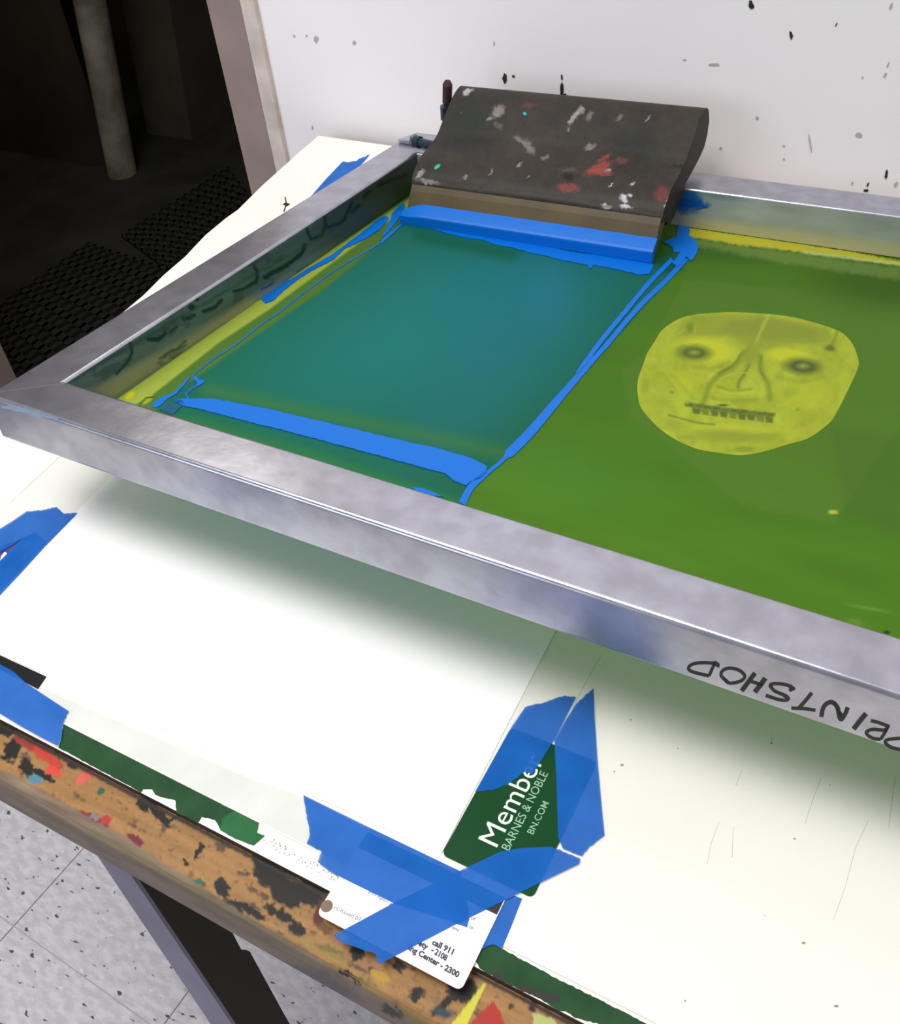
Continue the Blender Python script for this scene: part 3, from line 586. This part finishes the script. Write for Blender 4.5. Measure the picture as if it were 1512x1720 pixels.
# inked inner face of the left bar
def lfn(a, b): 
    y = YFI + a * (bi(XI) - YFI); n = -1.6 - b * 34.2
    return FO + np.outer(np.full(len(a), XI + .12), [1, 0, 0]) + np.outer(y, EY) + np.outer(n, EZ)
def lpaint(p):
    p.noise(20, .18, 3, sx=3, sy=.5, ang=-33)
    p.poly([(110, 640), (210, 580), (330, 510), (330, 560), (205, 660)], (112, 124, 116), .5, 30)
    p.poly([(520, 330), (700, 225), (700, 380), (560, 430)], (58, 66, 48), .8, 60)
    p.poly([(190, 668), (440, 506), (500, 465), (495, 458), (420, 500), (300, 574), (150, 655)], (160, 154, 118), .75, 12)
    Dk = (14, 44, 36)
    p.stroke([(218, 575), (222, 592), (214, 608), (196, 628)], 4, Dk, .9, 3); p.stroke([(250, 570), (266, 571), (278, 560)], 7, Dk, .85, 4, 2); p.stroke([(286, 558), (297, 549)], 4, Dk, .7, 3)
    p.stroke([(268, 602), (290, 588), (312, 574)], 4, Dk, .6, 4, 3); p.blob(322, 516, 6, 5, Dk, 0, .9, .6); p.blob(330, 502, 5, 4, Dk, 0, .8, .6)
    p.stroke([(342, 523), (362, 516), (372, 504)], 6, Dk, .9, 4, 2); p.stroke([(310, 536), (326, 530)], 6, Dk, .7, 4, 2); p.stroke([(392, 490), (408, 486), (430, 474), (433, 455), (428, 447)], 5, Dk, .9, 3, 2)
    p.stroke([(446, 466), (490, 440), (508, 424), (512, 413)], 7, Dk, 1, 3, 2); p.stroke([(515, 384), (522, 402), (540, 396), (547, 378), (545, 365)], 5, Dk, .85, 3, 1.5); p.stroke([(552, 382), (575, 372), (588, 350), (590, 342)], 6, Dk, .9, 3, 2)
    p.stroke([(592, 355), (604, 345)], 6, Dk, .8, 4, 2); p.stroke([(612, 330), (622, 322)], 6, Dk, .8, 5, 2); p.stroke([(636, 310), (650, 305), (665, 300), (682, 292)], 5, (20, 26, 20), .7, 5, 3)
    p.stroke([(150, 618), (210, 590), (300, 540)], 4, (40, 70, 60), .5, 8, 4); p.stroke([(120, 640), (280, 545), (440, 455), (560, 385)], 5, (46, 80, 70), .6, 5, 3)
    p.stroke([(440, 486), (460, 475)], 3, (10, 70, 140), .8, 2, 2); p.blob(590, 395, 20, 5, (30, 70, 100), -33, .5)
    p.spots(16, .66, (40, 66, 58), .4, 12, ang=-33, sx=2.0)
ip_ = grid('inked_face', lfn, 620, 50, lpaint, (84, 108, 98), 'painted_metal', lb, smooth=False); ip_['label'] = 'inner face stained dark green with ink'
def bfn(a, b):
    x = XI + a * (XR0 - XI); n = -1.6 - b * 34.2
    return FO + np.outer(x, [1, 0, 0]) + np.outer(-41 + .028 * (x - XI) - .12, EY) + np.outer(n, EZ)
def bpaint(p):
    p.noise(26, .10, 3, sx=2.5, sy=.7, ang=8)
    p.poly([(1150, 362), (1280, 378), (1512, 408), (1700, 430), (1700, 460), (1512, 440), (1150, 395)], (188, 182, 132), .7, 14)
    p.blob(1165, 342, 26, 7, (8, 100, 190), 8, 1, .5, 5); p.blob(1150, 335, 30, 22, (6, 84, 164), 8, .8, .6, 6); p.stroke([(1170, 352), (1188, 348)], 2.5, (20, 44, 70), .8, 2)
    p.blob(1215, 330, 40, 6, (90, 130, 120), 8, .5)
grid('inked_face', bfn, 560, 36, bpaint, (160, 170, 160), 'painted_metal', kb, smooth=False)

# mesh with emulsion
def mfn(a, b):
    x = XI - 12 + a * (XR0 - XI + 24); y = YFI - 12 + b * (bi(XR0) - YFI + 30)
    return FO + np.outer(x, [1, 0, 0]) + np.outer(y, EY) + np.full(len(a), -36.6)[:, None] * EZ
TEAL = [(672, 372), (760, 385), (1000, 430), (1110, 440), (1152, 428), (1100, 495), (1050, 552), (960, 640), (842, 772), (800, 812), (776, 850), (700, 830), (500, 770), (262, 690), (300, 655), (330, 634), (480, 530), (540, 490), (620, 425)]
def mpaint(p):
    p.noise(60, .05, 3, sx=3, sy=.6, ang=12)
    p.poly([(1150, 470), (1340, 486), (1600, 520), (1560, 640), (1400, 880), (1250, 850), (1120, 745), (1058, 700), (1045, 620), (1085, 590)], (96, 134, 52), .55, 4)
    p.blob(1480, 480, 130, 40, (66, 98, 36), 8, .7, 1.2); p.blob(1200, 420, 120, 22, (62, 100, 42), 8, .6, 1.2)
    p.blob(960, 800, 130, 50, (80, 138, 48), 15, .6, 1.4)
    p.poly([(1395, 715), (1512, 735), (1512, 900), (1420, 870)], (80, 116, 46), .4, 20)
    # left band
    p.poly([(180, 690), (437, 500), (600, 390), (690, 330), (700, 372), (622, 428), (540, 492), (330, 640), (262, 700)], (86, 124, 54), 1, 2)
    p.poly([(180, 672), (437, 500), (700, 325), (696, 340), (452, 520), (370, 574), (250, 668), (215, 686)], (166, 182, 76), 1, 4)
    p.blob(218, 664, 10, 5, (216, 208, 44), -35, 1, .6); p.blob(247, 672, 12, 5, (176, 180, 50), -35, .9, .6); p.stroke([(236, 678), (246, 668), (258, 667)], 2, (36, 62, 26), .9, 2)
    # ink film (teal)
    p.poly(TEAL, (34, 108, 82), 1, 5)
    for q in [(720, 520, 300, 150, -25, (30, 128, 128), .85), (860, 520, 180, 110, -40, (34, 128, 146), .75), (640, 590, 170, 70, -20, (34, 130, 124), .7), (925, 500, 34, 50, 10, (44, 134, 164), .6), (820, 640, 170, 60, -45, (40, 120, 128), .6)]:
        sub = Paint(p.u, p.v, (0, 0, 0)); sub.poly(TEAL, (255, 255, 255), 1, 3); q2 = Paint(p.u, p.v, (0, 0, 0)); q2.blob(q[0], q[1], q[2], q[3], (255, 255, 255), q[4], q[6], 1.7)
        p.mix(q2.c[:, 0] / 255 * sub.c[:, 0] / 255, q[5])
    p.stroke([(350, 655), (500, 688), (700, 728), (850, 762)], 16, (80, 130, 62), .7, 26)
    p.poly([(700, 385), (880, 420), (860, 440), (690, 405)], (24, 100, 66), .6, 16); p.poly([(330, 700), (520, 755), (775, 840), (770, 870), (500, 800), (250, 700)], (50, 124, 72), .9, 12)  # first patch paints the squeegee's shade into the mesh colour
    p.blob(1125, 440, 26, 20, (26, 92, 70), 0, .8, .8)
    p.blob(900, 760, 0.1, 0.1, (0, 0, 0))
    # open yellow strip by the rear bar, reflections painted in as pale streaks, small open spot
    p.poly([(1145, 380), (1300, 402), (1420, 421), (1512, 438), (1512, 446), (1400, 430), (1300, 418), (1240, 412), (1150, 396)], (206, 200, 66), .95, 3, 3, 4)
    p.poly([(1150, 398), (1300, 420), (1512, 450), (1512, 470), (1300, 440), (1160, 410)], (126, 150, 84), .7, 8, 4)
    p.stroke([(1350, 424), (1430, 434), (1512, 444)], 4, (200, 212, 180), .8, 4, 2)
    p.blob(1400, 860, 9, 4, (196, 196, 70), 5, 1, .4, 2, 3); p.blob(1460, 1022, 40, 3, (120, 160, 70), 10, .6, 1); p.blob(1435, 1046, 16, 7, (110, 150, 60), 5, .6, .8)
    p.blob(1490, 1062, 5, 3, (30, 60, 20)); p.c *= 1.07
mesh = grid('screen_mesh', mfn, 700, 520, mpaint, (84, 130, 36), 'mesh', scr)
mesh['label'] = 'green emulsion coated mesh with teal inked area'
# face stencil
fo_ = Z(1060, 500, 3.78, [(430, 103), (530, 96), (640, 92), (760, 96), (860, 103), (1000, 118), (1130, 148), (1260, 188), (1350, 230), (1410, 300), (1445, 400), (1440, 450), (1400, 540), (1340, 665), (1310, 720), (1260, 795), (1130, 890), (1000, 930), (850, 975), (700, 1000), (560, 985), (420, 960), (300, 910), (200, 845), (120, 770), (60, 690), (42, 600), (45, 520), (75, 430), (105, 350), (150, 280), (190, 215), (250, 165), (330, 125)])
q6 = lambda *p: Z(1060, 500, 3.78, p)
def fpaint(p):
    p.noise(26, .07, 13); p.noise(9, .05, 3); f = 3.78
    def B(x, y, rx, ry, c, ang=0, op=1, soft=1.0): p.blob(1060 + x / f, 500 + y / f, rx / f, ry / f, c, ang, op, soft)
    def S(pts, w_, c, op=1, soft=2): p.stroke(q6(*smoothline(pts, 4)), w_ / f * .8, c, op * .8, soft * 1.9, .8, 5)
    D = (132, 142, 52); D2 = (112, 124, 58); Yb = (214, 208, 56); Ym = (200, 200, 62)
    p.poly(q6((330, 130), (640, 100), (860, 110), (1250, 195), (1300, 280), (1200, 300), (950, 300), (860, 340), (720, 280), (600, 240), (330, 250), (260, 270)), (160, 164, 62), .75, 10)
    p.poly(q6((640, 150), (900, 130), (1180, 200), (1180, 280), (900, 270), (760, 250), (560, 220)), (146, 152, 62), .55, 10)
    B(480, 330, 190, 78, Yb, 5, .9, .6); B(1010, 370, 150, 50, Yb, 8, .9, .6); B(340, 540, 90, 60, (200, 200, 52), 40, .7)
    B(1100, 620, 190, 60, (196, 198, 56), -15, .6); B(700, 840, 330, 40, Ym, 3, .7, .9); B(250, 320, 80, 60, (188, 192, 56), 0, .6)
    B(402, 350, 105, 46, (96, 110, 52), 3, .95, .9); B(402, 348, 42, 20, (140, 146, 64), 0, .9, .6); B(402, 348, 14, 8, (176, 176, 80), 0, .9)
    B(1092, 436, 112, 50, (88, 102, 56), 5, .95, .9); B(1092, 434, 46, 22, (138, 144, 68), 0, .9, .6); B(1092, 434, 14, 8, (176, 176, 84), 0, .9)
    S([(400, 440), (520, 450), (620, 410)], 22, D, .5, 4); S([(930, 500), (1080, 530), (1220, 500)], 26, D, .45, 5); S([(430, 300), (300, 320)], 16, D, .3, 4)
    S([(875, 108), (830, 200), (800, 270), (770, 330)], 20, (206, 204, 78), .9, 2.5); S([(820, 110), (780, 200)], 20, D, .35, 4)
    S([(720, 350), (660, 430), (560, 490), (500, 560), (470, 640), (440, 700)], 38, D, .9, 4); S([(700, 355), (650, 425), (560, 480)], 10, (96, 106, 46), .7, 2)
    S([(820, 370), (830, 470), (870, 550), (880, 640)], 40, D, .85, 4); S([(830, 370), (815, 450), (850, 510)], 8, (104, 112, 50), .6, 2)
    B(760, 360, 60, 90, (150, 154, 58), 10, .7); S([(745, 430), (715, 490), (690, 530), (680, 570)], 26, (116, 124, 54), .9, 3)
    S([(540, 560), (580, 510), (660, 480), (740, 480), (800, 520), (835, 570), (830, 620), (760, 635)], 9, Ym, .9, 2); S([(690, 500), (740, 430)], 6, Ym, .8, 1.5); B(690, 600, 150, 16, Ym, 3, .9, .8)
    S([(545, 560), (640, 590), (760, 580)], 14, D, .8, 3); S([(520, 640), (650, 655), (800, 650)], 24, D, .55, 4); B(585, 683, 34, 9, (96, 106, 50), 0, .9)
    S([(350, 670), (500, 700), (700, 728), (900, 750)], 30, (120, 130, 56), .8, 3)
    for i in range(10):
        x_ = 370 + i * 58; y_ = 686 + i * 7; k_ = 1 - .3 * (i % 3 == 1); p.poly(q6((x_ - 28, y_ - 20), (x_ + 26, y_ - 14), (x_ + 28, y_ + 8), (x_ - 26, y_ + 4)), (96, 108, 54), .8 * k_, 2.5, 1, 4); (p.poly(q6((x_ + 18, y_ + 12), (x_ + 70, y_ + 18), (x_ + 66, y_ + 56), (x_ + 24, y_ + 48)), (98, 108, 52), .85 * k_, 3, 1, 4) if i < 9 else None)
    S([(300, 690), (330, 665), (360, 668)], 14, Ym, .9, 2); B(925, 765, 22, 24, Ym, 0, .8)
    S([(240, 745), (330, 770), (430, 795), (530, 806)], 9, (104, 114, 44), .95, 2); B(280, 810, 70, 40, (166, 168, 66), 10, .7); S([(300, 880), (390, 890), (400, 920)], 20, D, .6, 4)
    B(620, 880, 240, 40, (156, 160, 56), 3, .8); B(715, 962, 70, 20, D, 0, .6); B(860, 880, 120, 22, (156, 160, 60), -5, .5)
    S([(270, 255), (320, 215), (350, 200)], 8, Ym, .9, 2); B(375, 190, 26, 34, D, 15, .8); S([(408, 175), (405, 230)], 7, Ym, .8, 2); S([(400, 130), (470, 125)], 14, D, .5, 3)
    S([(1312, 215), (1290, 270), (1270, 310)], 16, D, .9, 3); B(1262, 320, 36, 20, (100, 110, 50), 10, .8); S([(1220, 325), (1280, 250)], 7, Ym, .8, 2)
    S([(930, 690), (1050, 650), (1180, 615)], 10, Ym, .6, 3); S([(250, 480), (340, 580), (400, 640)], 10, D, .4, 4); S([(200, 480), (300, 600)], 12, D, .35, 4); B(90, 560, 30, 60, D, 0, .35); B(260, 600, 14, 10, D, 0, .7)
    B(1060, 710, 14, 10, D, 0, .6); B(1000, 600, 60, 30, D, -10, .25); S([(700, 930), (740, 920)], 8, Ym, .7, 2)
fx = [frp(u, v, -36.4) for u, v in fo_]; cxx = sum(p[0] for p in fx) / len(fx); cyy = sum(p[1] for p in fx) / len(fx)
fxs = smoothline(fx + [fx[0]], 10)[:-1]
nr = 170; V = [F(cxx, cyy, -36.4)]
ang = np.array(fxs)
for i in range(1, nr + 1):
    t = i / nr
    for q in ang: V.append(F(cxx + (q[0] - cxx) * t, cyy + (q[1] - cyy) * t, -36.4))
n = len(ang); Fc = [(0, 1 + j, 1 + (j + 1) % n) for j in range(n)]
for i in range(nr - 1):
    for j in range(n): a0 = 1 + i * n; Fc.append((a0 + j, a0 + n + j, a0 + n + (j + 1) % n, a0 + (j + 1) % n))
V = np.array(V); u, v = W2PX(T2W(V)); pp = Paint(u, v, (186, 188, 60)); fpaint(pp); pp.c *= np.array([1.07, 1.13, 1.12])
fc = add('face_stencil', V, Fc, 'mesh', parent=mesh, smooth=True, colors=pp.out()); fc['label'] = 'yellow open stencil of a face with wide eyes and teeth'

# blue ink on the mesh
def ink(poly, seed=0, amp=.6, th=.5, m='ink', n=-36.35, step=4, label=None):
    o = prism('ink_smear', onf(rough(poly, step, amp, seed), n), EZ * th, m, parent=mesh); 
    if label: o['label'] = label
    return o
R7 = lambda p: Z(700, 440, 3.15, p)
ink(Z(100, 560, 4.2, [(800, 465), (940, 462), (1100, 466), (1300, 505), (1512, 545)]) + R7([(0, 965), (100, 985), (200, 1015), (290, 1040), (340, 1065), (372, 1085), (370, 1120), (335, 1150), (290, 1160), (262, 1185), (200, 1160), (150, 1120), (70, 1100), (0, 1080)]) + Z(100, 560, 4.2, [(1512, 668), (1400, 645), (1200, 590), (1000, 540), (870, 510)]), 1, .7, label='wide blue ink band near the front bar')
ink(ribbon(smoothline(R7([(1425, -15), (1330, 90), (1200, 215), (1110, 315), (1010, 435), (870, 590), (740, 740), (600, 905), (490, 1015), (440, 1065), (375, 1118), (290, 1190), (240, 1282)]), 3), [8 + 8 * min(1, max(0, (i - 13) / 8)) if i < 25 else (6 if i < 31 else 10 + (i - 31) * .6) for i in range(37)]), 2, .25, label='blue ink line dividing teal and green areas')
ink(ribbon(smoothline(R7([(1352, -12), (1230, 112), (1130, 232), (1030, 352), (930, 480), (850, 595)]), 3), 7.5), 3, .25)
ink(Z(640, 330, 2.749, [(1340, 200), (1365, 190), (1372, 140), (1375, 100), (1425, 105), (1422, 185), (1450, 200), (1468, 240), (1445, 290), (1430, 300), (1410, 280), (1370, 330), (1345, 310), (1385, 262), (1350, 260), (1345, 235), (1300, 215)]), 4, .8, th=.9, label='blue ink blot by the rear bar')
ink(Z(640, 330, 2.749, [(210, 145), (300, 150), (480, 190), (720, 225), (900, 260), (1250, 300), (1258, 325), (1240, 358), (1190, 362), (1120, 345), (1030, 325), (980, 318), (965, 335), (955, 318), (860, 300), (640, 248), (600, 235), (530, 225), (480, 205), (380, 190)]), 5, .8, label='blue ink puddle along the squeegee blade')
ink(Z(400, 230, 5.04, [(195, 1375), (215, 1340), (300, 1280), (380, 1235), (440, 1215), (600, 1115), (800, 1000), (960, 880), (1050, 810), (1200, 690), (1250, 672), (1275, 690), (1240, 740), (1180, 800), (1050, 880), (900, 950), (800, 1045), (660, 1115), (520, 1200), (400, 1290), (300, 1385), (230, 1410)]), 6, .5, th=.8, label='long blue ink smear along the left bar')
ink(Z(400, 230, 5.04, [(1300, 655), (1360, 590), (1400, 560), (1415, 580), (1400, 620), (1370, 680), (1290, 780), (1250, 830), (1215, 850), (1260, 780), (1290, 700)]), 7, .4)
ink(ribbon(smoothline(Z(400, 230, 5.04, [(1390, 745), (1270, 830), (1180, 915), (1000, 1020), (820, 1130), (600, 1290), (480, 1380), (330, 1500)]) + Z(200, 480, 5.815, [(1400, 370), (1150, 570), (920, 720), (740, 865), (735, 900), (800, 915)]), 3), 1.7), 8, .2, th=.3)
ink(Z(200, 480, 5.815, [(325, 1160), (420, 1090), (520, 1060), (600, 980), (690, 890), (700, 900), (620, 990), (560, 1060), (470, 1110), (420, 1160), (370, 1195), (330, 1190)]), 9, .3)
ink(Z(200, 480, 5.815, [(740, 880), (780, 925), (830, 925), (835, 945), (780, 980), (750, 985), (765, 950), (725, 910)]), 10, .3)
ink(Z(200, 480, 5.815, [(750, 975), (690, 1015), (640, 1060), (670, 1105), (690, 1100), (665, 1060), (700, 1025), (770, 985)]), 11, .3, m='ink_thin')
ink(Z(200, 480, 5.815, [(400, 1215), (480, 1140), (620, 1170), (530, 1260), (480, 1250)]), 12, .5, m='ink_dark')
ink(Z(200, 480, 5.815, [(530, 1110), (620, 1120), (640, 1160), (560, 1140)]), 13, .3)
ink(R7([(-30, 1195), (30, 1198), (90, 1222), (140, 1245), (80, 1238), (0, 1215)]), 14, .3)
ink(Z(640, 330, 2.749, [(-2, 210), (90, 130), (95, 135), (4, 220)]), 15, .2)

# ================================================================== SQUEEGEE
A0 = np.array([-424.8, 376.1]); B0 = np.array([-174.3, 384.8]); U = (B0 - A0) / np.linalg.norm(B0 - A0); WD = np.linalg.norm(B0 - A0); Nn = np.array([-U[1], U[0]])
sq = empty('squeegee', (-300, 385, 21), 'dark ink-stained wooden squeegee with blue inked blade leaning on the rear bar', 'squeegee')
def SQ(s, y, z): p = A0 + U * s + Nn * y; return (p[0], p[1], z)
def SQa(s, y, z):
    return np.stack([A0[0] + U[0] * s + Nn[0] * y, A0[1] + U[1] * s + Nn[1] * y, z], 1)
front = smoothline([(27, 45.5), (28, 51), (32, 56), (40, 61), (53, 65.5), (70, 67), (88, 70), (100, 76), (113, 83), (127, 90), (140, 93.5), (150, 93), (159, 86), (164, 72)], 6)
backp = [(162, 62), (154, 54), (140, 50.5), (122, 48.6), (106, 47.4), (92, 46), (80, 37), (68, 31), (52, 30), (44, 34), (40, 40)]
front = np.array(front); prof = [tuple(q) for q in front] + backp
prism('handle', [SQ(0.3, y, z) for y, z in prof], (U[0] * (WD - .6), U[1] * (WD - .6), 0), 'dark_wood', parent=sq)
seglen = np.r_[0, np.cumsum(np.hypot(*np.diff(front, axis=0).T))]; seglen /= seglen[-1]
def hfn(a, b):
    y = np.interp(b, seglen, front[:, 0]); z = np.interp(b, seglen, front[:, 1])
    dy = np.gradient(front[:, 0], seglen); dz = np.gradient(front[:, 1], seglen); ny = np.interp(b, seglen, -dz); nz = np.interp(b, seglen, dy); l = np.hypot(ny, nz)
    y = y + .25 * ny / l; z = z + .25 * nz / l
    return SQa(a * WD, y, z)
def hpaint(p):
    p.noise(40, .16, 3); p.noise(9, .10, 4)
    z8 = lambda x, y: (680 + x / 2.8, 140 + y / 2.8)
    def B(x, y, rx, ry, c, ang=0, op=1, soft=.7, jit=4): u, v = z8(x, y); p.blob(u, v, rx / 2.8, ry / 2.8, c, ang, op, soft, jit, 5)
    B(300, 180, 120, 110, (34, 40, 36), 0, .8, 1.2); B(260, 280, 150, 30, (32, 36, 34), -5, .6, 1.2); B(1070, 290, 130, 60, (32, 36, 32), 0, .8, 1.2); B(560, 290, 100, 60, (74, 64, 54), 0, .5, 1.2)
    W_ = (150, 146, 142)
    for q in [(440, 130, 36, 26, -40, .7), (400, 165, 18, 8, -30, .7), (795, 160, 46, 12, -55, .9), (830, 125, 14, 20, 0, .8), (770, 215, 14, 6, -50, .6), (868, 155, 14, 26, 20, .55), (1010, 160, 22, 12, -45, .5), (1145, 165, 22, 4, -45, .7),
              (585, 300, 40, 18, 50, .55), (540, 265, 30, 10, 30, .5), (870, 300, 28, 14, -15, .6), (540, 382, 18, 7, -35, .8), (405, 418, 4, 18, 20, .7), (283, 440, 9, 15, 0, .7), (660, 350, 22, 8, -30, .5), (582, 435, 8, 4, -45, .7), (440, 200, 30, 14, 40, .3), (770, 408, 40, 12, 0, .25)]:
        B(q[0], q[1], q[2], q[3], W_, q[4], q[5])
    for q in [(950, 577, 28, 9, 4, 1), (1040, 582, 30, 9, 8, 1), (1030, 540, 16, 26, -20, .9), (1055, 525, 14, 8, 0, .8), (970, 475, 16, 5, -45, .8), (1070, 467, 14, 5, -40, .7), (955, 410, 18, 10, 10, .6), (110, 462, 50, 12, 12, .8), (70, 430, 12, 30, 40, .6), (1235, 560, 8, 30, 25, .7), (295, 40, 26, 14, -20, .8)]:
        B(q[0], q[1], q[2], q[3], (196, 192, 196), q[4], q[5])
    for q in [(910, 400, 70, 22, -25, .9), (940, 350, 40, 12, -35, .8), (930, 420, 50, 12, 8, .8), (1210, 520, 40, 40, -30, .5), (770, 490, 56, 22, 5, .75), (1020, 360, 30, 16, 0, .5), (590, 100, 40, 12, 0, .3)]:
        B(q[0], q[1], q[2], q[3], (142, 62, 56), q[4], q[5])
    B(770, 440, 26, 18, (30, 26, 24)); B(565, 142, 9, 8, (42, 170, 160), 0, 1, .4, 1); B(153, 392, 17, 9, (44, 176, 150), -35, 1, .4, 1); B(265, 140, 8, 6, (60, 92, 84), 0, .6)
    B(1395, 168, 14, 8, (24, 22, 20)); B(1280, 390, 40, 10, (30, 28, 26), 0, .8); p.noise(3, .10, 7)
    # worn lower lip line
    p.stroke([z8(50, 455), z8(300, 492), z8(700, 540), z8(1010, 588), z8(1215, 625)], 6, (84, 78, 70), .6, 5, 2); p.stroke([z8(1410, 150), z8(1380, 300), z8(1290, 470), z8(1240, 580)], 2, (96, 90, 82), .7, 2)
face_ = grid('stained_face', hfn, 520, 330, hpaint, (50, 45, 39), 'handle', sq); face_['label'] = 'front face spotted with red, white and teal ink'
prism('blade', [SQ(1, y, z) for y, z in [(3, 20.7), (9.5, 20.0), (46, 44), (36, 56), (27.5, 50), (23, 45.5)]], (U[0] * (WD - 2), U[1] * (WD - 2), 0), 'blade', parent=sq)
# ink built up on the blade
ys = [(15, 37.4), (10, 35), (4.6, 32.2), (2.6, 30.8), (2.2, 29.4), (1.2, 20.9), (7, 20.9), (9, 26)]
V = []; Fc = []; ns = 60; nq = len(ys)
for i in range(ns + 1):
    s = -3 + (WD + 3) * i / ns; k = 1 - .55 * max(0, 1 - (s + 3) / 26) ** 2; j = .4 * math.sin(s * .21) + .3 * math.sin(s * .53)
    for y, z in ys: V.append(SQ(s, (y - 4) * (k if y > 8 else 1) + 4 + (j * .5 if y > 10 else 0), 26 + (z - 26) * (k if z > 30.7 else 1)))
for i in range(ns):
    for j in range(nq): Fc.append((i * nq + j, i * nq + (j + 1) % nq, (i + 1) * nq + (j + 1) % nq, (i + 1) * nq + j))
Fc += [tuple(range(nq)), tuple(range(ns * nq, ns * nq + nq))]
fix(add('blade_ink', V, Fc, 'ink', parent=sq))['label'] = 'thick bright blue ink on the blade'

# ================================================================== HINGE CLAMP
hg = empty('hinge_clamp', F(-470, -8, .3), 'rusty screw clamp holding the rear left corner of the screen frame', 'clamp')
pl = [F(x, y, .3) for x, y in [(-492, -22), (-400, -26), (-392, 10), (-484, 3)]]
bevel(prism('clamp_plate', pl, EZ * 4, 'alu', parent=hg), .001)
a = F(*frp(697, 238, 9), 9.5); b_ = F(*frp(738, 249, 8), 9)
tube('bolt', [a, a + (b_ - a) * .22, a + (b_ - a) * .221, b_], [6, 6, 4.6, 4.6], 'teal_metal', parent=hg)
tube('bolt_head', [a - (b_ - a) * .08, a + (b_ - a) * .03], [6.5, 6.5], 'steel', seg=6, parent=hg)
yS = 512.0
def sp_(u, v):
    d = rayt(u, v); return CT + d * ((yS - CT[1]) / d[1])
bt = sp_(754, 222); md = sp_(751, 176); tp = sp_(752, 136)
bt0 = F(bt[0], 3, 4.5)
tube('screw_rod', [bt0, md], [3.4, 3.4], 'steel', parent=hg)
col = sp_(748, 186); tube('collar', [sp_(749, 200), sp_(748, 178)], [5.4, 5.4], 'teal_metal', seg=8, parent=hg)
tube('screw_handle', [md - (md - tp) * .02, md + (tp - md) * .1, md + (tp - md) * .85, tp], [3.6, 4.8, 5.0, 3.0], 'rust', parent=hg)

for o in bpy.data.objects:
    if '_org' in o: del o['_org']
